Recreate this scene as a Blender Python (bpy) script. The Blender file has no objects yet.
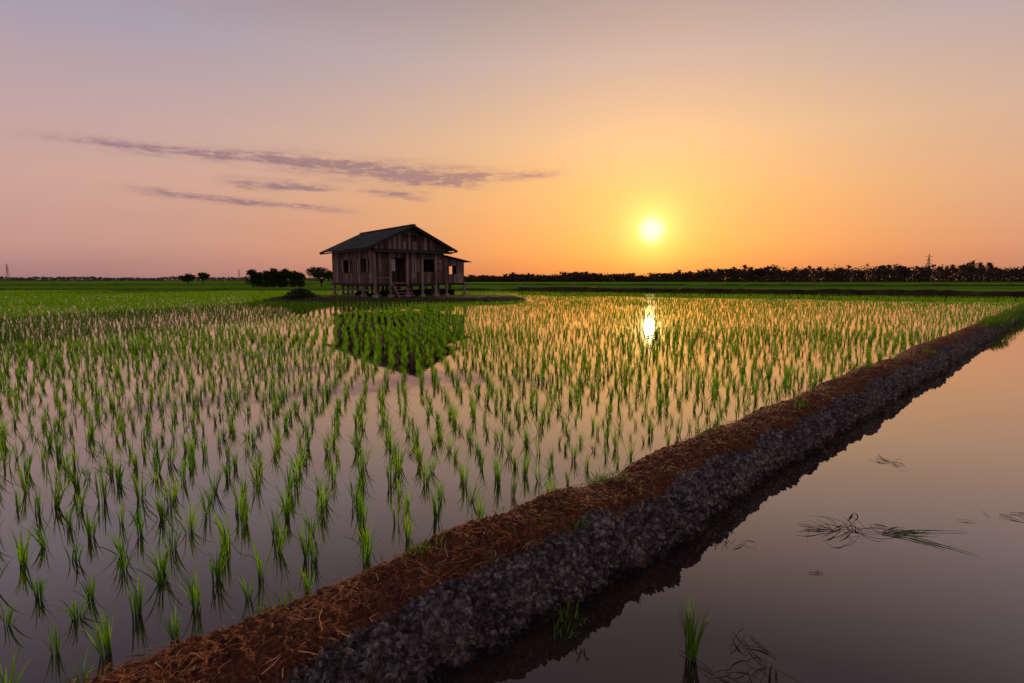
import bpy, math, random
import numpy as np
from mathutils import Vector, noise, Matrix
random.seed(7); rng=np.random.default_rng(7)
scene=bpy.context.scene
scene.view_settings.view_transform='Standard'
scene.view_settings.look='None'
scene.view_settings.exposure=0
R2=math.sqrt(2)
def lin(c):
    o=[]
    for v in c:
        v/=255.0
        o.append(v/12.92 if v<=0.04045 else ((v+0.055)/1.055)**2.4)
    return tuple(o)+(1.0,)

# ---------------------------------------------------------------- camera
cam_d=bpy.data.cameras.new("camera"); cam=bpy.data.objects.new("camera",cam_d)
scene.collection.objects.link(cam); scene.camera=cam
cam_d.sensor_width=36; cam_d.lens=20; cam_d.clip_end=8000; cam_d.clip_start=0.05
cam.location=(0,0,1.6); cam.rotation_euler=(math.radians(90-6.17),0,0)

SUN_AZ=math.radians(13.6); SUN_EL=math.radians(4.8)
SD=Vector((math.sin(SUN_AZ)*math.cos(SUN_EL),math.cos(SUN_AZ)*math.cos(SUN_EL),math.sin(SUN_EL)))

# ---------------------------------------------------------------- node helper
class NT:
    def __init__(s,nt): s.nt=nt; s.n=nt.nodes; s.l=nt.links
    def new(s,t,**k):
        n=s.n.new(t)
        for a,b in k.items(): setattr(n,a,b)
        return n
    def put(s,sock,v):
        if isinstance(v,bpy.types.NodeSocket): s.l.new(v,sock)
        else: sock.default_value=v
    def m(s,op,a,b=0.0,c=None,clamp=False):
        n=s.new('ShaderNodeMath',operation=op); n.use_clamp=clamp
        s.put(n.inputs[0],a); s.put(n.inputs[1],b)
        if c is not None: s.put(n.inputs[2],c)
        return n.outputs[0]
    def mix(s,f,a,b,blend='MIX'):
        n=s.new('ShaderNodeMix',data_type='RGBA',blend_type=blend)
        s.put(n.inputs[0],f); s.put(n.inputs[6],a); s.put(n.inputs[7],b)
        return n.outputs[2]
    def ramp(s,f,stops,interp='LINEAR'):
        n=s.new('ShaderNodeValToRGB'); cr=n.color_ramp; cr.interpolation=interp
        while len(cr.elements)<len(stops): cr.elements.new(0.5)
        for e,(p,c) in zip(cr.elements,stops):
            e.position=p; e.color=c if len(c)==4 else tuple(c)+(1,)
        s.put(n.inputs[0],f); return n.outputs[0]
    def noise(s,vec,scale,detail=3,rough=0.5,dist=0):
        n=s.new('ShaderNodeTexNoise'); 
        if vec is not None: s.l.new(vec,n.inputs['Vector'])
        n.inputs['Scale'].default_value=scale; n.inputs['Detail'].default_value=detail
        n.inputs['Roughness'].default_value=rough; n.inputs['Distortion'].default_value=dist
        return n.outputs['Fac']
    def gauss(s,x,c,w):
        d=s.m('DIVIDE',s.m('SUBTRACT',x,c),w)
        return s.m('EXPONENT',s.m('MULTIPLY',s.m('MULTIPLY',d,d),-1.0))
    def smooth(s,x,a,b):
        n=s.new('ShaderNodeMapRange',interpolation_type='SMOOTHSTEP')
        s.put(n.inputs[0],x); n.inputs[1].default_value=a; n.inputs[2].default_value=b
        return n.outputs[0]
    def scale(s,vec,v):
        n=s.new('ShaderNodeMapping'); s.l.new(vec,n.inputs[0]); n.inputs['Scale'].default_value=v
        return n.outputs[0]

# ---------------------------------------------------------------- sky
w=bpy.data.worlds.new("sky"); scene.world=w; w.use_nodes=True
N=NT(w.node_tree); N.n.clear()
tc=N.new('ShaderNodeTexCoord'); sep=N.new('ShaderNodeSeparateXYZ'); N.l.new(tc.outputs['Generated'],sep.inputs[0])
X,Y,Z=sep.outputs
DEG=57.29578
el=N.m('MULTIPLY',N.m('ARCSINE',Z),DEG)
az=N.m('MULTIPLY',N.m('ARCTAN2',X,Y),DEG)
elc=N.m('DIVIDE',N.m('MAXIMUM',el,0.0),90.0,clamp=True)
away=N.ramp(elc,[(0,lin((156,120,124))),(3/90,lin((188,143,138))),(8/90,lin((200,160,153))),(13/90,lin((190,160,164))),
                 (20/90,lin((163,154,172))),(32/90,lin((112,104,118))),(1,lin((88,82,90)))])
tow=N.ramp(elc,[(0,lin((220,126,70))),(3/90,lin((240,154,76))),(8/90,lin((240,174,98))),(13/90,lin((232,186,134))),
                 (20/90,lin((204,175,160))),(32/90,lin((130,117,124))),(1,lin((88,82,90)))])
daz=N.m('SUBTRACT',az,13.6)
f=N.m('EXPONENT',N.m('MULTIPLY',N.m('POWER',N.m('ABSOLUTE',N.m('DIVIDE',daz,34.0)),2.0),-1.0))
col=N.mix(f,away,tow)
comb=N.new('ShaderNodeCombineXYZ'); N.l.new(az,comb.inputs[0]); N.l.new(el,comb.inputs[1])
cv=N.scale(comb.outputs[0],(0.09,0.9,1)); 
n1=N.noise(cv,1.0,5,0.6); cv2=N.scale(comb.outputs[0],(0.30,1.5,1)); n2=N.noise(cv2,1.3,7,0.65)
warp=N.m('MULTIPLY',N.m('SUBTRACT',n1,0.5),2.0)
elw=N.m('ADD',el,warp)
def streak(a0,a1,e0,e1,th,soft=3):
    k=(e1-e0)/(a1-a0)
    line=N.m('MULTIPLY_ADD',az,k,e0-k*a0)
    g=N.gauss(N.m('SUBTRACT',elw,line),0.0,th)
    win=N.m('MULTIPLY',N.smooth(az,a0-soft,a0+soft),N.m('SUBTRACT',1.0,N.smooth(az,a1-soft,a1+soft)))
    return N.m('MULTIPLY',g,win)
parts=[streak(-37,-14,10.7,10.8,0.42,5),streak(-21,-3,10.6,9.9,0.80,5),streak(-12,-4,9.7,9.2,0.5,2),streak(-6,4,9.8,10.3,0.45,2.5),
       streak(-26,-17,8.4,8.5,0.38,2),streak(-14.5,-9,8.3,8.1,0.38,2),streak(-32,-17,7.4,6.6,0.28,4)]
tot=parts[0]
for p in parts[1:]: tot=N.m('ADD',tot,p)
n3=N.noise(N.scale(comb.outputs[0],(0.8,3.0,1)),1.0,6,0.7)
cl=N.m('MULTIPLY',N.m('MULTIPLY',tot,1.35),N.m('MULTIPLY',N.smooth(n2,0.22,0.60),N.smooth(n3,0.22,0.60)),clamp=True)
ccol=N.ramp(N.m('DIVIDE',N.m('ADD',az,40.0),50.0),[(0,lin((142,112,126))),(1,lin((164,122,116)))])
col=N.mix(N.m('MULTIPLY',cl,0.92),col,ccol)
veil=N.smooth(N.noise(N.scale(comb.outputs[0],(0.02,0.12,1)),1.0,4,0.55),0.42,0.72)
col=N.mix(N.m('MULTIPLY',veil,0.12),col,lin((222,182,165)))
dot=N.new('ShaderNodeVectorMath',operation='DOT_PRODUCT'); N.l.new(tc.outputs['Generated'],dot.inputs[0]); dot.inputs[1].default_value=SD
gam=N.m('MULTIPLY',N.m('ARCCOSINE',N.m('MINIMUM',dot.outputs['Value'],1.0)),DEG)
def addc(col,fac,c):
    return N.mix(fac,col,c,'ADD')
col=addc(col,N.gauss(gam,0.0,13.0),(0.13,0.025,-0.03,1))
col=addc(col,N.gauss(gam,0.0,6.0),(0.15,0.09,-0.02,1))
col=addc(col,N.gauss(gam,0.0,2.5),(0.35,0.40,0.10,1))
disc=N.m('SUBTRACT',1.0,N.smooth(gam,0.3,1.7))
col=addc(col,disc,(2.0,1.3,0.55,1))
bg=N.new('ShaderNodeBackground'); N.l.new(col,bg.inputs[0]); bg.inputs[1].default_value=1.0
sk=N.new('ShaderNodeTexSky',sky_type='NISHITA'); sk.sun_disc=False; sk.sun_elevation=SUN_EL; sk.sun_rotation=SUN_AZ; sk.dust_density=3
bg2=N.new('ShaderNodeBackground'); N.l.new(sk.outputs[0],bg2.inputs[0]); bg2.inputs[1].default_value=0.006
ad=N.new('ShaderNodeAddShader'); N.l.new(bg.outputs[0],ad.inputs[0]); N.l.new(bg2.outputs[0],ad.inputs[1])
wo=N.new('ShaderNodeOutputWorld'); N.l.new(ad.outputs[0],wo.inputs[0])

sl=bpy.data.lights.new("sun",'SUN'); so=bpy.data.objects.new("sun",sl); scene.collection.objects.link(so)
sl.energy=2.7; sl.angle=math.radians(0.9); sl.color=(1.0,0.66,0.32)
so.rotation_euler=(-SD).to_track_quat('-Z','Y').to_euler(); so.location=(40,160,30)

# ---------------------------------------------------------------- materials
def mat(name):
    m=bpy.data.materials.new(name); m.use_nodes=True
    n=NT(m.node_tree); n.n.clear()
    out=n.new('ShaderNodeOutputMaterial'); return m,n,out
def principled(n,out,col,rough=0.8,spec=0.3,bump=None,bstr=0.5,bdist=0.02):
    p=n.new('ShaderNodeBsdfPrincipled'); n.put(p.inputs['Base Color'],col); n.put(p.inputs['Roughness'],rough)
    p.inputs['Specular IOR Level'].default_value=spec
    if bump is not None:
        b=n.new('ShaderNodeBump'); n.l.new(bump,b.inputs['Height']); b.inputs['Strength'].default_value=bstr; b.inputs['Distance'].default_value=bdist
        n.l.new(b.outputs[0],p.inputs['Normal'])
    n.l.new(p.outputs[0],out.inputs[0]); return p
def pos(n):
    return n.new('ShaderNodeNewGeometry').outputs['Position']

def mk_leaf(name,c1,c2,trans=0.5,root_dark=None,rnd=True):
    m,n,out=mat(name)
    oi=n.new('ShaderNodeObjectInfo')
    r=oi.outputs['Random'] if rnd else n.noise(pos(n),0.9,2)
    c=n.mix(r,c1,c2)
    if root_dark:
        at=n.new('ShaderNodeAttribute',attribute_name='h'); c=n.mix(n.smooth(at.outputs['Fac'],0.0,0.5),n.mix(0.6,c,root_dark),c)  # leaf colour darkens towards the blade root
    d=n.new('ShaderNodeBsdfDiffuse'); n.put(d.inputs['Color'],c)
    t=n.new('ShaderNodeBsdfTranslucent'); n.put(t.inputs['Color'],c)
    mx=n.new('ShaderNodeMixShader'); mx.inputs[0].default_value=trans
    n.l.new(d.outputs[0],mx.inputs[1]); n.l.new(t.outputs[0],mx.inputs[2]); n.l.new(mx.outputs[0],out.inputs[0])
    return m
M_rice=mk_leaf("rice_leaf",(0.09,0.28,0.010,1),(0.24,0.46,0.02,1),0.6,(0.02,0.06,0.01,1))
M_grass=mk_leaf("grass_leaf",(0.08,0.18,0.02,1),(0.15,0.27,0.03,1),0.45,None,False)
M_tree=mk_leaf("tree_leaf",(0.025,0.045,0.015,1),(0.05,0.07,0.02,1),0.2,None,False)
M_far=mk_leaf("distant_leaf",(0.045,0.036,0.03,1),(0.075,0.052,0.035,1),0.15,None,False)  # warm brown of sunset haze put into the leaf colour
M_vfar=mk_leaf("haze_tinted_leaf",(0.10,0.09,0.11,1),(0.12,0.10,0.11,1),0.1,None,False)  # pale aerial haze put into the leaf colour
M_dryg=mk_leaf("dry_weed",(0.07,0.075,0.03,1),(0.12,0.09,0.04,1),0.3,None,False)

m,n,out=mat("dry_straw_mat"); at=n.new('ShaderNodeAttribute',attribute_name='h')
principled(n,out,n.ramp(at.outputs['Fac'],[(0,(0.13,0.04,0.022,1)),(0.6,(0.36,0.12,0.045,1)),(0.9,(0.52,0.23,0.10,1)),(1,(0.62,0.43,0.25,1))]),0.8,0.1); M_straw=m
# water
m,n,out=mat("paddy_water"); p=pos(n)
mud=n.ramp(n.noise(p,0.8,5,0.6),[(0.3,(0.020,0.013,0.012,1)),(0.7,(0.042,0.028,0.026,1))])
df=n.new('ShaderNodeBsdfDiffuse'); n.put(df.inputs[0],mud)
gl=n.new('ShaderNodeBsdfGlossy'); gl.inputs['Roughness'].default_value=0.02; gl.inputs['Color'].default_value=(1.0,0.94,0.88,1)
bp=n.new('ShaderNodeBump'); bp.inputs['Strength'].default_value=0.035; bp.inputs['Distance'].default_value=0.01
hn=n.noise(n.scale(p,(1.2,2.5,1)),2.2,3,0.5)
n.l.new(hn,bp.inputs['Height']); n.l.new(bp.outputs[0],gl.inputs['Normal'])
lw=n.new('ShaderNodeLayerWeight'); lw.inputs['Blend'].default_value=0.5
fac=n.m('MULTIPLY_ADD',n.m('POWER',lw.outputs['Facing'],2.7),0.95,0.04)
mx=n.new('ShaderNodeMixShader'); n.l.new(fac,mx.inputs[0]); n.l.new(df.outputs[0],mx.inputs[1]); n.l.new(gl.outputs[0],mx.inputs[2]); n.l.new(mx.outputs[0],out.inputs[0]); M_water=m
def diffmat(name,fn):
    m,n,out=mat(name); c=fn(n); d=n.new('ShaderNodeBsdfDiffuse'); n.put(d.inputs[0],c); n.l.new(d.outputs[0],out.inputs[0]); return m
M_ground=diffmat("ground_mud",lambda n:n.ramp(n.noise(pos(n),0.02,4),[(0.35,(0.05,0.05,0.025,1)),(0.65,(0.06,0.09,0.02,1))]))
def ff(n):
    p=pos(n)
    band=n.noise(n.scale(p,(0.006,0.035,1)),1.0,3,0.5); fine=n.noise(n.scale(p,(0.5,0.2,1)),1.0,5,0.7)
    c=n.ramp(band,[(0.36,(0.07,0.14,0.015,1)),(0.5,(0.11,0.26,0.015,1)),(0.62,(0.19,0.40,0.02,1))],)
    return n.mix(n.m('MULTIPLY',n.smooth(fine,0.35,0.7),0.4),c,(0.06,0.10,0.02,1))
M_farrice=diffmat("far_rice_mat",ff)
# bund
m,n,out=mat("bund_earth"); p=pos(n)
cr=n.new('ShaderNodeAttribute',attribute_name='crest').outputs['Fac']
cav_shade=n.new('ShaderNodeAttribute',attribute_name='cav_shade').outputs['Fac']
big=n.noise(p,2.2,6,0.7); small=n.noise(p,60.0,5,0.8); mid=n.noise(p,20.0,6,0.75,0.4)
nw=n.new('ShaderNodeTexNoise'); n.l.new(p,nw.inputs['Vector']); nw.inputs['Scale'].default_value=14; nw.inputs['Detail'].default_value=4
wv=n.new('ShaderNodeVectorMath',operation='MULTIPLY_ADD'); n.l.new(nw.outputs['Color'],wv.inputs[0]); wv.inputs[1].default_value=(0.09,0.09,0.09); n.l.new(p,wv.inputs[2])
v1=n.new('ShaderNodeTexVoronoi'); n.l.new(wv.outputs[0],v1.inputs['Vector']); v1.inputs['Scale'].default_value=34
cs_=n.new('ShaderNodeSeparateColor'); n.l.new(v1.outputs['Color'],cs_.inputs[0])
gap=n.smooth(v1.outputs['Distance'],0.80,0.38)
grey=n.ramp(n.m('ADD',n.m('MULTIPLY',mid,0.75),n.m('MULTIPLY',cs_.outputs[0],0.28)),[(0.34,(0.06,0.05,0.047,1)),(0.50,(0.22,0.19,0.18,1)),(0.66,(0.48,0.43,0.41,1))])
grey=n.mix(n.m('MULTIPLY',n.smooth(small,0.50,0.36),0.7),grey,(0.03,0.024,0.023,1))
grey=n.mix(n.m('MULTIPLY',n.m('SUBTRACT',1.0,gap),0.6),grey,(0.025,0.02,0.02,1))  # shade in the gaps between clods put into the albedo
grey=n.mix(n.m('MULTIPLY',n.m('SUBTRACT',1.0,cav_shade),0.55),grey,(0.025,0.02,0.02,1))  # cavity shade from the cell edges painted into the grey
red=n.ramp(small,[(0.3,(0.06,0.022,0.012,1)),(0.5,(0.22,0.07,0.032,1)),(0.68,(0.46,0.18,0.08,1))])
red=n.mix(n.m('MULTIPLY',n.smooth(mid,0.50,0.36),0.85),red,(0.045,0.025,0.02,1))
crn=n.smooth(n.m('ADD',cr,n.m('MULTIPLY',n.m('SUBTRACT',big,0.5),1.7)),0.38,0.62)
c=n.mix(crn,grey,red)
zz=n.new('ShaderNodeSeparateXYZ'); n.l.new(p,zz.inputs[0])
wet=n.smooth(n.m('ADD',zz.outputs[2],n.m('MULTIPLY',n.m('SUBTRACT',big,0.5),0.14)),0.01,0.09)
c=n.mix(wet,n.mix(1.0,c,(0.22,0.18,0.17,1),'MULTIPLY'),c)
hh=n.m('ADD',n.m('MULTIPLY',small,0.5),n.m('ADD',mid,n.m('MULTIPLY',gap,0.7)))
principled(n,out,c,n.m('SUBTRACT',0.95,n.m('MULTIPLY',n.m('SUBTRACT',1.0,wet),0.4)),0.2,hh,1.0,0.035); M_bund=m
m,n,out=mat("far_bund_earth"); p=pos(n)
sx=n.new('ShaderNodeSeparateXYZ'); n.l.new(p,sx.inputs[0])
c=n.ramp(n.m('ADD',n.noise(p,0.5,4,0.6),n.m('MULTIPLY',n.smooth(sx.outputs[0],20,-40),0.35)),[(0.4,(0.035,0.022,0.015,1)),(0.6,(0.06,0.045,0.02,1)),(0.85,(0.10,0.18,0.02,1))])
principled(n,out,c,0.95,0.05,n.noise(p,3,4),1,0.1); M_fbund=m
m,n,out=mat("island_earth"); p=pos(n)
c=n.ramp(n.noise(p,0.8,5,0.65),[(0.38,(0.05,0.034,0.025,1)),(0.5,(0.08,0.06,0.035,1)),(0.62,(0.05,0.07,0.02,1))])
principled(n,out,c,0.95,0.1,n.noise(p,5,4),1,0.05); M_island=m
def wood(name,a,b,c3):
    m,n,out=mat(name); p=n.new('ShaderNodeTexCoord').outputs['Object']
    at=n.new('ShaderNodeAttribute',attribute_name='rnd').outputs['Fac']
    g=n.noise(n.scale(p,(6,6,0.8)),2.0,5,0.7)
    st=n.noise(n.scale(p,(1.2,1.2,0.6)),1.0,4,0.6)
    c=n.ramp(n.m('ADD',n.m('MULTIPLY',g,0.55),n.m('MULTIPLY',at,0.45)),[(0.2,a),(0.5,b),(0.8,c3)])
    c=n.mix(n.m('MULTIPLY',n.smooth(st,0.45,0.65),0.6),c,(0.05,0.036,0.032,1))
    principled(n,out,c,0.85,0.2,g,0.6,0.01); return m
M_wood=wood("weathered_planks",(0.05,0.03,0.025,1),(0.15,0.095,0.08,1),(0.40,0.31,0.27,1))
M_post=wood("weathered_posts",(0.10,0.07,0.06,1),(0.24,0.19,0.17,1),(0.40,0.33,0.29,1))
m,n,out=mat("dark_trim"); principled(n,out,(0.03,0.022,0.02,1),0.8); M_trim=m
m,n,out=mat("zinc_roof"); p=n.new('ShaderNodeTexCoord').outputs['Object']
g=n.noise(n.scale(p,(1.5,0.5,1)),1.2,5,0.65)
principled(n,out,n.ramp(g,[(0.35,(0.03,0.037,0.036,1)),(0.5,(0.05,0.062,0.056,1)),(0.62,(0.08,0.055,0.04,1))]),0.7,0.2); M_roof=m
m,n,out=mat("cloth"); principled(n,out,(0.5,0.45,0.43,1),0.9); M_cloth=m
m,n,out=mat("concrete"); principled(n,out,n.ramp(n.noise(pos(n),4,4),[(0.3,(0.2,0.18,0.17,1)),(0.7,(0.38,0.35,0.33,1))]),0.9); M_conc=m
m,n,out=mat("bark"); principled(n,out,(0.05,0.035,0.025,1),0.9); M_bark=m
m,n,out=mat("steel"); principled(n,out,(0.14,0.12,0.13,1),0.6); M_steel=m

# ---------------------------------------------------------------- mesh builder
class MB:
    def __init__(s): s.v=[]; s.f=[]; s.m=[]; s.a=[]
    def quad(s,a,b,c,d,mi=0,at=0.5):
        i=len(s.v); s.v+= [a,b,c,d]; s.a+=[at]*4; s.f.append((i,i+1,i+2,i+3)); s.m.append(mi)
    def strip(s,pts,widths,side,mi=0,ats=None):
        i=len(s.v)
        for k,(p,w_) in enumerate(zip(pts,widths)):
            p=Vector(p); s.v+= [p-side*w_*0.5,p+side*w_*0.5]
            at=ats[k] if ats else k/(len(pts)-1); s.a+=[at,at]
        for k in range(len(pts)-1):
            j=i+2*k; s.f.append((j,j+1,j+3,j+2)); s.m.append(mi)
    def box(s,x0,x1,y0,y1,z0,z1,mi=0,at=None,M=None):
        at=random.random() if at is None else at
        i=len(s.v); c=[Vector((x,y,z)) for z in(z0,z1) for y in(y0,y1) for x in(x0,x1)]
        if M: c=[M@q for q in c]
        s.v+=c; s.a+=[at]*8
        for q in((0,2,3,1),(4,5,7,6),(0,1,5,4),(2,6,7,3),(0,4,6,2),(1,3,7,5)):
            s.f.append(tuple(i+k for k in q)); s.m.append(mi)
    def tube(s,pts,rad,mi=0,n=6,at=None):
        at=random.random() if at is None else at
        i=len(s.v); P=[Vector(p) for p in pts]
        for k,p in enumerate(P):
            d=(P[min(k+1,len(P)-1)]-P[max(k-1,0)]).normalized()
            a=d.orthogonal().normalized(); b=d.cross(a)
            for j in range(n):
                t=2*math.pi*j/n; s.v.append(p+(a*math.cos(t)+b*math.sin(t))*rad[k]); s.a.append(at)
        for k in range(len(P)-1):
            for j in range(n):
                q=(j+1)%n; s.f.append((i+k*n+j,i+k*n+q,i+(k+1)*n+q,i+(k+1)*n+j)); s.m.append(mi)
        s.f.append(tuple(i+(len(P)-1)*n+j for j in range(n))); s.m.append(mi)
        s.f.append(tuple(i+j for j in range(n-1,-1,-1))); s.m.append(mi)
    def obj(s,name,mats,parent=None,coll=None,attr='rnd',smooth=False,loc=None):
        me=bpy.data.meshes.new(name); me.from_pydata([tuple(v) for v in s.v],[],s.f)
        for m_ in mats: me.materials.append(m_)
        me.polygons.foreach_set('material_index',s.m)
        if smooth: me.polygons.foreach_set('use_smooth',[True]*len(s.f))
        a=me.attributes.new(attr,'FLOAT','POINT'); a.data.foreach_set('value',s.a)
        me.update()
        o=bpy.data.objects.new(name,me); (coll or scene.collection).objects.link(o)
        if parent: o.parent=parent
        if loc: o.location=loc
        return o
def nz(x,y=0,z=0): return noise.noise(Vector((x,y,z)))

# ---------------------------------------------------------------- ground, water, far fields
b=MB(); b.quad((-5000,-300,-0.35),(5000,-300,-0.35),(5000,6000,-0.35),(-5000,6000,-0.35)); b.obj("ground",[M_ground])
FB=[(-420,92),(-60,88),(1.2,83),(48,53.5),(130,2)]
b=MB()
b.v=[Vector((-420,-12,0)),Vector((130,-12,0))]+[Vector((x,y,0)) for x,y in FB[::-1]]; b.a=[0.5]*7; b.f=[tuple(range(7))]; b.m=[0]
b.obj("water",[M_water])
b=MB(); b.v=[Vector((x,y,0.22)) for x,y in FB]+[Vector((4500,2,0.22)),Vector((4500,5500,0.22)),Vector((-4500,5500,0.22)),Vector((-4500,92,0.22))]
b.a=[0.5]*9; b.f=[tuple(range(8,-1,-1))]; b.m=[0]; fo=b.obj("distant_rice_fields",[M_farrice])
fo.data.flip_normals() if fo.data.polygons[0].normal.z<0 else None

def ridge(name,path,hw,h,mt,step=0.6,z0=-0.1):
    v=[];f=[]
    pts=[]
    for (ax,ay),(bx,by) in zip(path[:-1],path[1:]):
        L=math.hypot(bx-ax,by-ay); k=max(1,int(L/step))
        for t in range(k): pts.append((ax+(bx-ax)*t/k,ay+(by-ay)*t/k))
    pts.append(path[-1])
    prof=[(-1,z0),(-0.75,0.45),(-0.45,0.9),(0,1),(0.45,0.9),(0.75,0.45),(1,z0)]
    for k,(x,y) in enumerate(pts):
        x2,y2=pts[min(k+1,len(pts)-1)]; x1,y1=pts[max(k-1,0)]
        L=math.hypot(x2-x1,y2-y1); nx,ny=-(y2-y1)/L,(x2-x1)/L
        for a_,hh in prof:
            hz=hh*h*(1+0.35*nz(x*0.25,y*0.25,a_)+0.2*nz(x*1.3,y*1.3,a_)) if hh>0 else z0
            off=a_*hw*(1+0.2*nz(x*.3,y*.3,5))
            v.append((x+nx*off,y+ny*off,hz))
    n_=len(prof)
    for k in range(len(pts)-1):
        for j in range(n_-1):
            f.append((k*n_+j,(k+1)*n_+j,(k+1)*n_+j+1,k*n_+j+1))
    me=bpy.data.meshes.new(name); me.from_pydata(v,[],f); me.materials.append(mt)
    me.polygons.foreach_set('use_smooth',[True]*len(f))
    o=bpy.data.objects.new(name,me); scene.collection.objects.link(o); return o
ridge("earth_bund",[(-150,90),(-60,88.2),(1.2,83)],0.9,0.34,M_fbund,1.0)
ridge("earth_bund",[(1.2,83),(48,53.5),(95,24)],1.1,0.55,M_fbund,0.7)
ridge("earth_bund",[(-260,170),(0,150),(240,120)],1.2,0.5,M_fbund,2.0,0.1)

# ---------------------------------------------------------------- main bund
prof=[(1.52,-.22),(1.62,-.05),(1.665,0.03),(1.66,0.09),(1.68,0.18),(1.73,0.255),(1.82,0.295),(1.95,.315),(2.08,.315),(2.2,.29),(2.30,.235),(2.42,.13),(2.56,0.0),(2.72,-.2)]
P=np.array(prof); L=np.concatenate([[0],np.cumsum(np.hypot(*np.diff(P,axis=0).T))]); NQ=170
t=np.linspace(0,L[-1],NQ); PQ=np.interp(t,L,P[:,0]); PZ=np.interp(t,L,P[:,1])
ker=np.ones(9)/9
PQ[4:-4]=np.convolve(PQ,ker,'valid'); PZ[4:-4]=np.convolve(PZ,ker,'valid')
TQ=np.gradient(PQ); TZ=np.gradient(PZ); TL=np.hypot(TQ,TZ); NQx=-TZ/TL; NZx=TQ/TL
ss=[-2.0]; 
while ss[-1]<72: 
    d=math.hypot(ss[-1]-0.3,1.9); ss.append(ss[-1]+max(0.009,0.0045*(d-1)))
D=(1/R2,1/R2); NN=(-1/R2,1/R2)
def bund_shift(s): return 0.07*nz(s*0.45,3.1)+0.05*nz(s*1.3,9.7)
def bund_crest(s): return 1+0.14*nz(s*0.7,17.3)+0.08*nz(s*2.3,4.4)
V=[];A=[];C=[]
for s in ss:
    sh=bund_shift(s); cz=bund_crest(s)
    wob=0.09*nz(s*1.1,33.0)+0.05*nz(s*2.9,12.0); wl=0.10*nz(s*1.4,51.0)+0.05*nz(s*4.0,71.0)
    for j in range(NQ):
        tq=min(1,max(0,(PQ[j]-1.75)/0.3)); tl=min(1,max(0,(PQ[j]-2.05)/0.3))
        q=PQ[j]+sh+wob*(1-tq)+wl*tl; z=PZ[j]*(cz if PZ[j]>0 else 1)
        flank=1-min(1,max(0,(PQ[j]-1.74)/0.16))
        p=Vector((s,q,z))
        wv=noise.noise_vector(p*6.0)*0.07+noise.noise_vector(p*21.0)*0.025
        pw=p+wv
        d1=noise.voronoi(pw*11)[0]; e1=min(1,(d1[1]-d1[0])*2.0)
        d2=noise.voronoi(pw*27.0)[0]; e2=min(1,(d2[1]-d2[0])*2.0)
        msk=min(1,max(0,0.7+1.6*noise.noise(p*2.3)))
        m2=min(1,max(0.35,0.7+1.5*noise.noise(p*3.9+Vector((9,2,4)))))
        big_=noise.noise(p*4.0); c2=noise.noise(p*18.0); c3=noise.noise(p*55.0)
        dis=flank*(0.055*big_+msk*(0.045*(e1-0.5))+m2*0.036*(e2-0.5)+0.014*c2+0.010*c3)+(1-flank)*(0.022*noise.noise(p*4)+0.012*c2+0.016*(e2-0.5)*m2+0.010*c3)
        q+=NQx[j]*dis; z+=NZx[j]*dis
        V.append((s*D[0]+q*NN[0],s*D[1]+q*NN[1],z)); 
        A.append(min(1,max(0,(PQ[j]-1.70)/0.22))*(1-min(1,max(0,(PQ[j]-2.32)/0.16))))
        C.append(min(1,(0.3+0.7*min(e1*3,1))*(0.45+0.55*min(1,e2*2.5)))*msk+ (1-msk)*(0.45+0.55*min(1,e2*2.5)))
F=[(k*NQ+j,(k+1)*NQ+j,(k+1)*NQ+j+1,k*NQ+j+1) for k in range(len(ss)-1) for j in range(NQ-1)]
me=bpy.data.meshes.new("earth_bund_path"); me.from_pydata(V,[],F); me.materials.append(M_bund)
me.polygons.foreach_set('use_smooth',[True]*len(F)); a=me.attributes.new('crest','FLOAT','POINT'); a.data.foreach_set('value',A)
a=me.attributes.new('cav_shade','FLOAT','POINT'); a.data.foreach_set('value',C)
o=bpy.data.objects.new("earth_bund_path",me); scene.collection.objects.link(o)
def on_bund(s,q):
    z=float(np.interp(q,PQ,PZ)); sh=bund_shift(s)
    return Vector((s*D[0]+(q+sh)*NN[0],s*D[1]+(q+sh)*NN[1],z*bund_crest(s)))
b=MB()
for k in range(12500):
    s=-1.5+ (random.random()**1.7)*30
    q=random.gauss(2.03,0.17)
    if q<1.72 or q>2.45: continue
    if nz(s*1.8,q*4,7)<0.0 and random.random()<0.75: continue
    p=on_bund(s,q)+Vector((0,0,0.010+random.random()*0.016))
    an=random.uniform(0,math.pi*2) if random.random()<0.6 else random.gauss(math.pi/4,0.6)
    ln=random.uniform(0.015,0.08)*(1+ (random.random()<0.06)*1.8); tz=random.gauss(0,0.14)
    d=Vector((math.cos(an),math.sin(an),tz)); side=Vector((-math.sin(an),math.cos(an),random.gauss(0,0.4))).normalized()
    bend=Vector((random.gauss(0,.2),random.gauss(0,.2),random.random()*0.1))*ln
    w0=random.uniform(0.0012,0.0042)*(1+max(0,s-5)*0.06)
    b.strip([p-d*ln/2,p+bend,p+d*ln/2],[w0,w0,w0*0.5],side,0,[random.random()]*3)
b.obj("dry_straw",[M_straw],attr='h')

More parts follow.
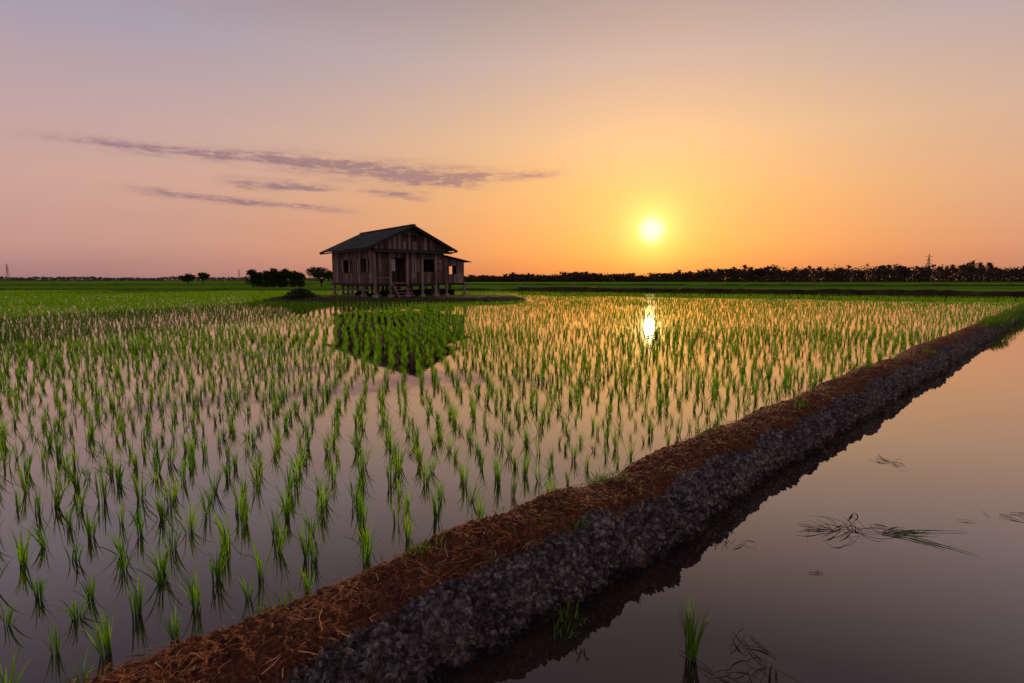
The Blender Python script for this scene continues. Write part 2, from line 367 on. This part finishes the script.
# ---------------------------------------------------------------- blades
def blades(b,loc,n,h,spread,width,droop,mi=0,segs=5,hv=0.35,rootr=0.02,straight=0.0,h0=0.0):
    for k in range(n):
        an=random.uniform(0,2*math.pi); r=rootr*math.sqrt(random.random())
        base=Vector(loc)+Vector((math.cos(an)*r,math.sin(an)*r,-0.015))
        an2=an+random.gauss(0,0.7); out=Vector((math.cos(an2),math.sin(an2),0))
        ln=h*random.uniform(1-hv,1); lean=abs(random.gauss(0,spread)); dr=abs(random.gauss(0,droop))
        pts=[];x=0;z=0;ang=lean*0.5
        for i in range(segs+1):
            pts.append(base+out*x+Vector((0,0,z)))
            x+=math.sin(ang)*ln/segs; z+=math.cos(ang)*ln/segs; ang+=(lean*0.3+dr)*(i+1)/segs
        tw=an2+math.pi/2+random.gauss(0,0.7); side=Vector((math.cos(tw),math.sin(tw),0))
        ws=[width*random.uniform(0.8,1.2)*v for v in (0.55,0.95,1.0,0.85,0.55,0.06)]
        if segs==3: ws=[ws[0],ws[2],ws[3],ws[5]]
        b.strip(pts,ws,side,mi,[h0+(1-h0)*i/segs for i in range(segs+1)])

rc=bpy.data.collections.new("rice_seedlings_variants")
NV=12; NF=4
for k in range(NV):
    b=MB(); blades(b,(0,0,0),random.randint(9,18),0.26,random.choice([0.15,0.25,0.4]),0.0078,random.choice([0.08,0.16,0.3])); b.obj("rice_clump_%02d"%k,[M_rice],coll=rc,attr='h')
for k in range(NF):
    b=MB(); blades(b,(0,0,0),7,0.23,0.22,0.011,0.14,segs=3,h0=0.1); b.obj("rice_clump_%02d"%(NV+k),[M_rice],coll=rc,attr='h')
ISL=(-9.3,46.5,10.8,6.0)
def far_line(x):
    for (ax,ay),(bx,by) in zip(FB[:-1],FB[1:]):
        if ax<=x<=bx: return ay+(by-ay)*(x-ax)/(bx-ax)
    return 0
pts=[];rot=[];scl=[];vid=[]
ang=math.radians(14); ca,sa=math.cos(ang),math.sin(ang)
SX,SY=0.265,0.245
for iy in range(-int(40/SY),int(115/SY)):
    rowj=random.gauss(0,0.02)
    for ix in range(-int(115/SX),int(100/SX)):
        gx=ix*SX; gy=iy*SY+rowj
        gx2=gx+0.35*math.sin(gy*0.11)+0.12*math.sin(gy*0.5+1); 
        X_=gx2*ca-gy*sa; Y_=gx2*sa+gy*ca
        if Y_<0.9 or abs(X_)>0.95*Y_+2.0 : continue
        if Y_-X_<3.80: continue
        if Y_>far_line(X_)-1.6: continue
        e=((X_-ISL[0])/ISL[2])**2+((Y_-ISL[1])/ISL[3])**2
        if e<1.05: continue
        g=nz(X_*0.22,Y_*0.22,1.0)
        pr=0.96
        if g<-0.22: pr=0.75
        pr*=1-0.45*min(1,max(0,(Y_-25)/25))
        if X_>-6: pr*=1-0.25*min(1,max(0,(Y_-10)/15))*min(1,(X_+6)/6)
        if random.random()>pr: continue
        jx=random.gauss(0,0.035); jy=random.gauss(0,0.035)
        pts.append((X_+jx,Y_+jy,-0.004)); rot.append((random.gauss(0,0.06),random.gauss(0,0.06),random.uniform(0,6.28)))
        sc=random.uniform(0.6,1.08)*(1+0.25*nz(X_*0.4,Y_*0.4,8.0)) 
        scx=sc*(1.0+max(0,min(0.5,(-X_-4)*0.02)))
        if Y_>35: scx*=1.3
        if random.random()<0.06: sc*=0.55
        if Y_>18: sc*=0.85
        scl.append((scx,scx,sc)); 
        vid.append(random.randrange(NV) if Y_<18 else NV+random.randrange(NF))
print("RICE",len(pts))
def instancer(name,pts,rot,scl,vid,coll):
    me=bpy.data.meshes.new(name); me.from_pydata(pts,[],[])
    a=me.attributes.new('rot','FLOAT_VECTOR','POINT'); a.data.foreach_set('vector',np.array(rot,dtype=np.float32).ravel())
    a=me.attributes.new('scl','FLOAT_VECTOR','POINT'); a.data.foreach_set('vector',np.array(scl,dtype=np.float32).ravel())
    a=me.attributes.new('vid','INT','POINT'); a.data.foreach_set('value',np.array(vid,dtype=np.int32))
    o=bpy.data.objects.new(name,me); scene.collection.objects.link(o)
    g=bpy.data.node_groups.new(name+"_scatter",'GeometryNodeTree')
    g.interface.new_socket('Geometry',in_out='INPUT',socket_type='NodeSocketGeometry'); g.interface.new_socket('Geometry',in_out='OUTPUT',socket_type='NodeSocketGeometry')
    gi=g.nodes.new('NodeGroupInput'); go=g.nodes.new('NodeGroupOutput')
    ci=g.nodes.new('GeometryNodeCollectionInfo'); ci.inputs['Collection'].default_value=coll
    ci.inputs['Separate Children'].default_value=True; ci.inputs['Reset Children'].default_value=True
    ip=g.nodes.new('GeometryNodeInstanceOnPoints'); ip.inputs['Pick Instance'].default_value=True
    def na(nm,tp):
        x=g.nodes.new('GeometryNodeInputNamedAttribute'); x.data_type=tp; x.inputs['Name'].default_value=nm; return x.outputs['Attribute']
    g.links.new(gi.outputs[0],ip.inputs['Points']); g.links.new(ci.outputs[0],ip.inputs['Instance'])
    g.links.new(na('vid','INT'),ip.inputs['Instance Index']); g.links.new(na('rot','FLOAT_VECTOR'),ip.inputs['Rotation']); g.links.new(na('scl','FLOAT_VECTOR'),ip.inputs['Scale'])
    g.links.new(ip.outputs[0],go.inputs[0])
    md=o.modifiers.new("scatter",'NODES'); md.node_group=g
    return o
instancer("rice_seedlings",pts,rot,scl,vid,rc)

# ---------------------------------------------------------------- bund grass and weeds in the water
b=MB()
for (s,q,n_,h) in [(3.05,2.2,26,0.12),(1.55,2.15,12,0.09),(0.95,2.25,10,0.08),(6.2,1.95,18,0.10),(9.5,2.2,20,0.12),(12.5,1.9,18,0.13),(4.6,2.25,14,0.10),(2.2,1.82,7,0.08)]:
    for k in range(4):
        p=on_bund(s+random.gauss(0,.07),q+random.gauss(0,.03)); blades(b,p,n_,h,0.9,0.005,0.5,rootr=0.06)
for k in range(170):
    s=random.uniform(21,42); q=random.uniform(1.60,1.95)
    p=on_bund(s,q); p.z=max(p.z,0.0); blades(b,p,16,0.26,0.6,0.014,0.4,rootr=0.25,segs=3)
for k in range(220):
    s=random.uniform(0.5,40); q=random.choice([random.uniform(2.3,2.45),random.uniform(1.75,2.3)]); p=on_bund(s,q); blades(b,p,5,0.07,0.7,0.005,0.4,rootr=0.05,segs=3)
b.obj("bund_grass",[M_grass],attr='h')
def plant(name,loc,n,h,spread,droop,wd=0.006,mt=M_grass,rootr=0.02):
    b=MB(); blades(b,(0,0,0),n,h,spread,wd,droop,rootr=rootr); return b.obj(name,[mt],attr='h',loc=loc)
plant("grass_tuft",(0.76,2.26,0),24,0.34,0.22,0.14,0.008)
plant("grass_tuft",(0.22,2.42,0.0),12,0.12,0.6,0.5,0.008,rootr=0.05)
plant("grass_tuft",(0.28,2.44,0.07),14,0.10,0.8,0.5,0.009,rootr=0.06)
def weeds(name,loc,n,ln,seed,mt,spreadr=0.1,up=0.25,direc=None,jit=0.05):
    random.seed(seed); b=MB()
    for k in range(n):
        an=random.uniform(0,6.28) if direc is None else random.gauss(direc,0.35)
        p=Vector((random.gauss(0,spreadr),random.gauss(0,spreadr*.6),0.004))
        l=ln*random.uniform(.3,1); u=random.random()**2*up; pts_=[]
        q=p.copy(); zq=0.004; du=u
        for i in range(7):
            pts_.append(Vector((q.x,q.y,max(0.003,zq)))); q+=Vector((math.cos(an),math.sin(an),0))*l/6; zq+=du*l/6; du-=u*0.38
            an+=random.gauss(0,jit)+(0.6*random.choice([-1,1]) if random.random()<0.07 else 0)
        r=random.uniform(0.0008,0.0018)
        b.tube(pts_,[r]*6+[r*0.4],0,4)
        if random.random()<0.6:
            side=Vector((-math.sin(an),math.cos(an),0.3)).normalized()
            b.strip(pts_[1:6],[0.002,0.007,0.009,0.006,0.001],side)
    return b.obj(name,[mt],attr='h',loc=loc)
weeds("floating_weeds",(2.18,3.5,0.002),22,0.24,3,M_dryg,0.09,1.3)
weeds("floating_weeds",(2.40,3.46,0.002),14,0.5,4,M_grass,0.04,0.10,-0.05,0.03)
weeds("floating_weeds",(2.02,3.52,0.002),8,0.28,14,M_dryg,0.04,0.4,3.0,0.04)
weeds("floating_weeds",(1.05,2.24,0.002),12,0.20,5,M_dryg,0.05,1.2)
weeds("floating_weeds",(0.85,2.12,0.002),9,0.20,6,M_dryg,0.05,0.8)
weeds("floating_weeds",(3.3,4.85,0.002),9,0.24,8,M_dryg,0.04,1.5)
weeds("floating_weeds",(1.7,2.95,0.002),2,0.14,9,M_dryg,0.01,0.05,2.6,0.02)
weeds("floating_weeds",(2.0,4.3,0.002),9,0.24,10,M_dryg,0.1,1.2)
weeds("floating_weeds",(3.4,3.7,0.002),6,0.2,11,M_dryg,0.15,0.3)
weeds("floating_weeds",(1.3,3.35,0.002),7,0.18,12,M_dryg,0.06,1.4)
random.seed(21)

# ---------------------------------------------------------------- island
V=[];F=[];NR=26;NA=140
for i in range(NR+1):
    r=i/NR
    for j in range(NA):
        a_=2*math.pi*j/NA; k=1+0.06*nz(math.cos(a_)*2,math.sin(a_)*2,4)
        x=ISL[0]+ISL[2]*r*k*math.cos(a_); y=ISL[1]+ISL[3]*r*k*math.sin(a_)
        h=0.34*(1-max(0,(r-0.82)/0.18)**1.5)-0.06*(1 if r==1 else 0)
        if 0.86<r<0.95: h+=0.05
        V.append((x,y,h-0.02+0.06*nz(x*.8,y*.8)*(1 if r<1 else 0)))
for i in range(NR):
    for j in range(NA):
        F.append((i*NA+j,(i+1)*NA+j,(i+1)*NA+(j+1)%NA,i*NA+(j+1)%NA))
me=bpy.data.meshes.new("house_island"); me.from_pydata(V,[],F); me.materials.append(M_island); me.polygons.foreach_set('use_smooth',[True]*len(F))
o=bpy.data.objects.new("house_island",me); scene.collection.objects.link(o)
b=MB()
for k in range(900):
    a_=random.uniform(0,6.28); r=random.uniform(0.3,0.97)
    x=ISL[0]+ISL[2]*r*math.cos(a_); y=ISL[1]+ISL[3]*r*math.sin(a_)
    blades(b,(x,y,0.26 if r<.9 else .15),7,0.2,0.6,0.02,0.4,segs=3,rootr=0.2)
b.obj("island_grass",[M_grass],attr='h')

# ---------------------------------------------------------------- house
H=bpy.data.objects.new("stilt_house",None); scene.collection.objects.link(H)
H.location=(-7.35,42.9,0.30); H.rotation_euler=(0,0,math.radians(37)); H.scale=(1.12,1.12,0.98)
HW=2.65; Y0,Y1=0.55,8.0; ZF=1.1; ZW=3.45; OV=0.66; ZR=5.42; HR=HW+OV
slope=(ZR-3.62)/HR
def roof_z(x): return ZR-abs(x)*slope
def boards_x(b,x0,x1,y,zb,ztf,openings,th=0.03,mi=0):
    x=x0
    while x<x1-0.01:
        w_=min(random.uniform(0.14,0.22),x1-x); xc=x+w_/2; zt=ztf(xc); lo=zb-random.random()*0.06
        segs=[(lo,zt)]
        for (a0,a1,c0,c1) in openings:
            if a0<xc<a1:
                ns=[]
                for s0,s1 in segs:
                    if c0>s0: ns.append((s0,min(s1,c0)))
                    if c1<s1: ns.append((max(s0,c1),s1))
                segs=[q for q in ns if q[1]-q[0]>0.02]
        yy=y+random.uniform(-0.008,0.008)
        for s0,s1 in segs: b.box(x+0.005,x+w_-0.005,yy-th/2,yy+th/2,s0,s1,mi)
        x+=w_
def boards_y(b,y0,y1,x,zb,zt,openings):
    b2=MB(); boards_x(b2,y0,y1,0,zb,lambda q:zt,openings)
    i=len(b.v); b.v+=[Vector((x+v.y,v.x,v.z)) for v in b2.v]; b.a+=b2.a; b.f+=[tuple(i+k for k in f_) for f_ in b2.f]; b.m+=b2.m
b=MB()
boards_x(b,-HW,HW,Y0,ZF,lambda x:3.55,[(-1.45,-0.35,ZF+0.05,3.0),(0.8,1.9,1.95,2.95)])
boards_x(b,-HW,HW,Y1,ZF,lambda x:roof_z(x)-0.08,[])
boards_y(b,Y0,Y1,-HW,ZF,3.85,[(1.5,2.4,1.9,2.95),(4.6,5.5,1.9,2.95)])
boards_y(b,Y0,Y1,HW,ZF,3.85,[(6.6,7.3,1.9,2.95)])
boards_x(b,-HW+.05,HW-.05,3.4,ZF,lambda x:3.6,[])
b.obj("wall_planks",[M_wood],H)
b=MB()
boards_x(b,-HW-0.05,HW+0.05,Y0-0.10,3.58,lambda x:roof_z(x)-0.10,[(-0.5,-0.1,4.25,4.75),(0.1,0.5,4.25,4.75)])
boards_x(b,-1,1,Y0+0.3,3.6,lambda x:4.8,[])
b.obj("gable_planks",[M_wood],H)
def sheet(b,p0,ux,uy,nx,ny,amp,per,mi=0,th=0.03):
    p0=Vector(p0);ux=Vector(ux);uy=Vector(uy);nn=ux.cross(uy).normalized()
    for side_ in (1,-1):
        i=len(b.v)
        for a_ in range(nx+1):
            for c_ in range(ny+1):
                d_=a_/nx*ux.length; off=amp*math.sin(d_/per*2*math.pi)+random.gauss(0,0.003)+side_*th/2
                b.v.append(p0+ux*(a_/nx)+uy*(c_/ny)+nn*off); b.a.append(0.5)
        for a_ in range(nx):
            for c_ in range(ny):
                q=i+a_*(ny+1)+c_; f_=(q,q+ny+1,q+ny+2,q+1); b.f.append(f_ if side_>0 else f_[::-1]); b.m.append(mi)
b=MB(); RY0,RY1=-0.15,8.75; ZE=roof_z(HR)
sheet(b,(0,RY1,ZR+.03),(0,RY0-RY1,0),(-HR,0,ZE-ZR),130,5,0.018,0.28)
sheet(b,(0,RY0,ZR+.03),(0,RY1-RY0,0),(HR,0,ZE-ZR),130,5,0.018,0.28)
b.box(-0.14,0.14,RY0-.02,RY1+.02,ZR+0.03,ZR+0.10,0)
b.obj("main_roof",[M_roof],H)
b=MB(); sheet(b,(-HW-0.1,Y0-0.13,3.62),(2*HW+0.3,0,0),(0,-0.75,-0.26),80,3,0.015,0.26)
b.obj("pent_roof",[M_roof],H)
LX=4.45
b=MB(); sheet(b,(HW+0.02,Y0-.15,3.30),(0,6.3,0),(LX-HW+0.45,0,-0.50),90,3,0.015,0.26)
b.obj("lean_to_roof",[M_roof],H)
b=MB(); boards_x(b,HW+0.05,LX,Y0+0.25,ZF,lambda x:3.2-(x-HW)*0.25,[(3.2,3.7,1.8,2.5)])
boards_y(b,Y0+0.3,6.3,LX,ZF,2.75,[(2.5,3.3,1.8,2.5)])
boards_x(b,HW+0.05,LX,6.3,ZF,lambda x:3.2-(x-HW)*0.25,[])
boards_x(b,HW+0.05,LX-.05,3.0,ZF,lambda x:3.2-(x-HW)*0.25,[])
b.obj("lean_to_planks",[M_wood],H)
b=MB()
for sg in (-1,1):
    p0=Vector((0,RY0-0.02,ZR-0.05)); p1=Vector((sg*HR,RY0-0.02,ZE-0.05)); 
    d=(p1-p0); ln=d.length; ang_=math.atan2(d.z,d.x)
    for yy in (RY0-0.03,RY1+0.03):
        Mx=Matrix.Translation((0,yy,ZR-0.05))@Matrix.Rotation(-ang_,4,'Y')
        b.box(0,ln,-0.02,0.02,-0.1,0.08,0,None,Mx)
    b.box(sg*HR-0.02,sg*HR+0.02,RY0+.02,RY1-.02,ZE-0.13,ZE-0.03,0)
b.box(-HW-.15,LX+.05,Y0-0.09,Y0-0.03,ZF-0.18,ZF-0.02,0)
b.box(-HW-.09,-HW-.04,Y0,Y1,ZF-0.2,ZF-0.03,0)
b.box(-HW-.1,HW+.1,Y0-0.16,Y0-0.12,3.50,3.60,0)
b.obj("fascia_boards",[M_trim],H)
b=MB(); b.box(-HW,LX,Y0+.05,Y1-.03,ZF-0.12,ZF-0.03,0); b.obj("floor_deck",[M_post],H)
b=MB(); c_=MB()
for x in (-2.6,-1.5,-0.3,0.85,1.95,2.75,4.25):
    for y in (Y0-0.12,2.4,4.3,6.2,7.9):
        if x>4 and y>7: continue
        dx=random.gauss(0,.03)
        b.box(x-.07+dx,x+.07+dx,y-.07,y+.07,0.12,ZF-0.03 if y>1 else (3.48 if x<2.7 else ZF-.03))
        c_.box(x-.15+dx,x+.15+dx,y-.15,y+.15,-0.2,0.22)
for y in (2.4,4.3,6.2): b.box(-2.7,2.8,y-.05,y+.05,0.82,0.94)
b.box(-2.6,-2.5,0.4,7.8,0.5,0.58); 
Mx=Matrix.Translation((-1.5,4,0.15))@Matrix.Rotation(0.5,4,'Y'); b.box(-1.2,1.2,-.04,.04,-.04,.04,0,None,Mx)
b.obj("stilts",[M_post],H); c_.obj("footings",[M_conc],H)
b=MB()
for i in range(5):
    z=ZF-0.05-i*0.22; y=Y0-0.35-i*0.24; b.box(-1.4,-0.4,y-.12,y+.12,z-.025,z+.02)
for x in (-1.42,-0.38):
    Mx=Matrix.Translation((x,Y0-0.25,ZF-0.05))@Matrix.Rotation(math.radians(42),4,'X'); b.box(-.03,.03,-1.5,0,-.09,.03,0,None,Mx)
b.box(-2.5,-1.45,Y0-.2,Y0-.15,1.85,1.92); b.box(-2.5,-1.45,Y0-.2,Y0-.15,1.45,1.5)
b.obj("steps",[M_wood],H)
b=MB()
def shutter(x,y,w_,z0,z1,ry):
    Mx=Matrix.Translation((x,y,0))@Matrix.Rotation(ry,4,'Z')
    for k in range(4): b.box(k*w_/4+.004,(k+1)*w_/4-.004,-.015,.015,z0,z1,0,None,Mx)
    b.box(0,w_,-.03,-.016,z0+.1,z0+.17,0,None,Mx); b.box(0,w_,-.03,-.016,z1-.17,z1-.1,0,None,Mx)
shutter(0.8,Y0-.05,0.5,1.95,2.95,math.radians(-170)); shutter(1.9,Y0-.05,0.5,1.95,2.95,math.radians(-12))
shutter(-HW-.05,1.5,0.45,1.9,2.95,math.radians(260)); shutter(-HW-.05,2.4,0.45,1.9,2.95,math.radians(100)); shutter(-HW-.05,4.6,0.45,1.9,2.95,math.radians(260)); shutter(-HW-.05,5.5,0.45,1.9,2.95,math.radians(100))
b.box(0.74,1.96,Y0-.06,Y0-.02,1.86,1.94); b.box(0.74,1.96,Y0-.06,Y0-.02,2.96,3.04)
b.obj("window_shutters",[M_wood],H)
b=MB()
for k in range(8): b.box(-1.42+k*.045,-1.38+k*.045,Y0+.02+.02*math.sin(k*2),Y0+.03+.02*math.sin(k*2),2.0,2.9,0)
b.obj("curtain",[M_cloth],H)
b=MB()
for k in range(26):
    x=random.uniform(-2.3,3.8); y=random.uniform(1,7); a_=random.uniform(0,3)
    Mx=Matrix.Translation((x,y,0.1))@Matrix.Rotation(a_,4,'Z'); b.box(-.5,.5,-.08,.08,0,random.uniform(.1,.55),0,None,Mx)
b.obj("stored_timber",[M_trim],H)

# ---------------------------------------------------------------- vegetation
def tree(name,loc,h,wd,seed,leaf=0.22,nl=2600,trunk_h=0.3,multi=1,mt=None,flat=0.75,cs=1.0):
    random.seed(seed); b=MB(); cl=[]
    for t_ in range(multi):
        hh_=h*random.uniform(.75,1.0) if multi>1 else h
        bx=(t_-(multi-1)/2)*wd/multi*0.95+random.gauss(0,.1*wd/multi); r=0.03*h
        top=Vector((bx+random.gauss(0,.1),random.gauss(0,.3),hh_*0.75))
        b.tube([(bx,0,-0.1),(bx+random.gauss(0,.1),0,hh_*trunk_h),top],[r*1.3,r,r*.3],1)
        cl.append((Vector((bx,0,hh_*.8)),hh_*.2*cs))
        for k in range(11):
            an=random.uniform(0,6.28); el_=random.uniform(-.5,1.3)
            rr=wd/multi*.5*random.uniform(.35,.8); zz_=hh_*(0.62+0.28*math.sin(el_)*random.uniform(.5,1))
            e=Vector((bx+math.cos(an)*math.cos(el_)*rr*1.2,math.sin(an)*math.cos(el_)*rr,max(zz_,hh_*trunk_h*.7))); s_=Vector((bx,0,hh_*trunk_h*random.uniform(.8,1.4)))
            b.tube([s_,(s_+e)/2+Vector((0,0,.05*h)),e],[r*.6,r*.4,r*.12],1,5)
            cl.append((e,random.uniform(.16,.30)*(wd/multi*0.5+hh_*.4)*cs))
        if multi>1:
            for k in range(4): cl.append((Vector((bx+random.gauss(0,.6),0,hh_*random.uniform(.15,.4))),hh_*.28))
    for k in range(nl):
        c,r=random.choice(cl); d=Vector((random.gauss(0,1),random.gauss(0,1),random.gauss(0,1))).normalized()*r*random.random()**0.4
        d.z*=flat; p=c+d; 
        if p.z<0.0 or p.z>h*1.05: continue
        u=Vector((random.gauss(0,1),random.gauss(0,1),random.gauss(0,.6))).normalized(); v_=u.orthogonal().normalized()
        l=leaf*random.uniform(.6,1.3)
        b.quad(p-u*l*.5,p-v_*l*.25,p+u*l*.5,p+v_*l*.25,0)
    return b.obj(name,[mt or M_tree,M_bark],loc=loc)
tree("broadleaf_tree",(-36.9,110,0.2),4.0,4.2,31,0.30,3600,0.2,cs=1.2)
tree("shrub_thicket",(-45.3,110,0.2),3.9,11.0,35,0.36,14000,0.10,8,None,0.8,1.35)
tree("broadleaf_tree",(-84.5,150,0.2),3.0,3.6,33,0.32,2400,0.25,cs=1.2)
tree("broadleaf_tree",(-81,151,0.2),3.3,3.2,34,0.32,2400,0.25,cs=1.2)
random.seed(41); b=MB()
for k in range(130):
    p=Vector((random.gauss(0,.55),random.gauss(0,.4),0)); an=random.uniform(0,6.28); l=random.uniform(.3,.9)
    e=p+Vector((math.cos(an)*l*.7,math.sin(an)*l*.7,random.uniform(.1,.8)*math.exp(-p.x**2)))
    b.tube([p,(p+e)/2+Vector((0,0,.1)),e],[.02,.015,.006],1,4)
for k in range(1100):
    x=random.gauss(0,.62); y=random.gauss(0,.4); z=random.random()*0.75*math.exp(-x*x*.8)
    u=Vector((random.gauss(0,1),random.gauss(0,1),random.gauss(0,1))).normalized(); v_=u.orthogonal(); p=Vector((x,y,z)); l=.13
    b.quad(p-u*l*.5,p-v_*l*.25,p+u*l*.5,p+v_*l*.25,0)
b.obj("brush_pile",[M_tree,M_bark],loc=(-15.9,42.9,0.24))

def palm(b,x,y,h,z=0.0,sc=1.0,nf=16):
    lean=random.gauss(0,.05)*h; r=0.2
    top=Vector((x+lean,y,h)); b.tube([(x,y,z),(x+lean*.4,y,h*.5),top],[r*1.3,r,r*.8],1,4)
    for k in range(nf):
        an=random.uniform(0,6.28); el_=random.uniform(-.9,1.1); L_=random.uniform(1.9,2.9)*sc
        p=top.copy(); d=Vector((math.cos(an)*math.cos(el_),math.sin(an)*math.cos(el_),math.sin(el_)))
        P_=[p.copy()]
        for i in range(4): 
            p=p+d*L_/4; d=(d+Vector((0,0,-.34))).normalized(); P_.append(p.copy())
        side=Vector((-math.sin(an),math.cos(an),random.gauss(0,.6))).normalized()
        b.strip(P_,[.3*sc,1.0*sc,1.1*sc,.8*sc,.1],side)
def leafmass(b,x,y,w_,h,n_,l):
    for k in range(n_):
        px_=x+random.gauss(0,w_*.35); zz_=random.random()**0.8*h*(1+.2*nz(px_*.15,y))
        u=Vector((random.gauss(0,1),random.gauss(0,1),random.gauss(0,1))).normalized(); v_=u.orthogonal(); p=Vector((px_,y+random.gauss(0,2),zz_))
        b.quad(p-u*l*.5,p-v_*l*.3,p+u*l*.5,p+v_*l*.3,0)
random.seed(51); b=MB()
DT=420
def px2x(px,d): return (px-512)/569*d
px=455.0
while px<1250:
    env=0.55+0.45*min(1,max(0,(px-470)/110)); 
    hb=(6.8 if px<640 else 8.0+4.0*min(1,(px-640)/360)); 
    if 628<px<652: hb*=0.6
    cl_=nz(px*.035,5.7); hb*=env*(1+0.2*nz(px*.02,1.7)+0.2*cl_)
    for r_ in range(5):
        d=DT+random.uniform(-30,60)+r_*20
        x=px2x(px+random.uniform(-5,5),d)
        if random.random()<0.5+cl_: palm(b,x,d,hb*random.uniform(.6,1.12),0,random.uniform(.8,1.15))
        leafmass(b,x,d,8,hb*random.uniform(.75,1.05)*(1+.2*nz(px*.15,3.3)),75,1.4)
    px+=random.uniform(3,5)
b.obj("palm_treeline",[M_far,M_bark])
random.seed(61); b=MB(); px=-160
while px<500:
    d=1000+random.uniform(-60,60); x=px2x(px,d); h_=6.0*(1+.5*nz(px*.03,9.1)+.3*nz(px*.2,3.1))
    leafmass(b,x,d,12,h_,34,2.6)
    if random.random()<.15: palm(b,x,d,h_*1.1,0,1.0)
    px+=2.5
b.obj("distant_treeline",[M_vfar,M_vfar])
tree("broadleaf_tree",(px2x(760,300),300,0.2),8.0,7.0,71,0.8,1800,0.2,1,M_far,cs=1.2)
tree("broadleaf_tree",(px2x(900,330),330,0.2),8,7,72,0.8,1500,0.2,1,M_far,cs=1.2)
def tower(loc,h):
    b=MB(); wd=h*0.09; t_=h*0.006+0.05
    for sx_ in(-1,1):
        for sy_ in(-1,1): b.tube([(sx_*wd,sy_*wd,0),(sx_*wd*.35,sy_*wd*.35,h*.6),(0,0,h)],[t_,t_*.8,t_*.5],0,4)
    nb=8
    ww=lambda z: wd*(1-.65*z/(h*.6)) if z<h*.6 else wd*.35*(1-(z-h*.6)/(h*.4))
    for k in range(nb):
        z0,z1=h*.85*k/nb,h*.85*(k+1)/nb
        for sy_ in(-1,1):
            b.tube([(-ww(z0),sy_*ww(z0),z0),(ww(z1),sy_*ww(z1),z1)],[t_*.5]*2,0,4); b.tube([(ww(z0),sy_*ww(z0),z0),(-ww(z1),sy_*ww(z1),z1)],[t_*.5]*2,0,4)
    for z in (.62,.75,.88):
        b.tube([(-h*.14,0,h*z),(0,0,h*z+h*.03),(h*.14,0,h*z)],[t_*.5,t_,t_*.5],0,4); b.tube([(-h*.14,0,h*z),(h*.14,0,h*z)],[t_*.6]*2,0,4)
    b.obj("transmission_tower",[M_steel],loc=loc)
tower((px2x(11,900),900,0),28); tower((px2x(241,1000),1000,0),21); tower((px2x(925,700),700,0),34); tower((px2x(967,760),760,0),26)
print("done")
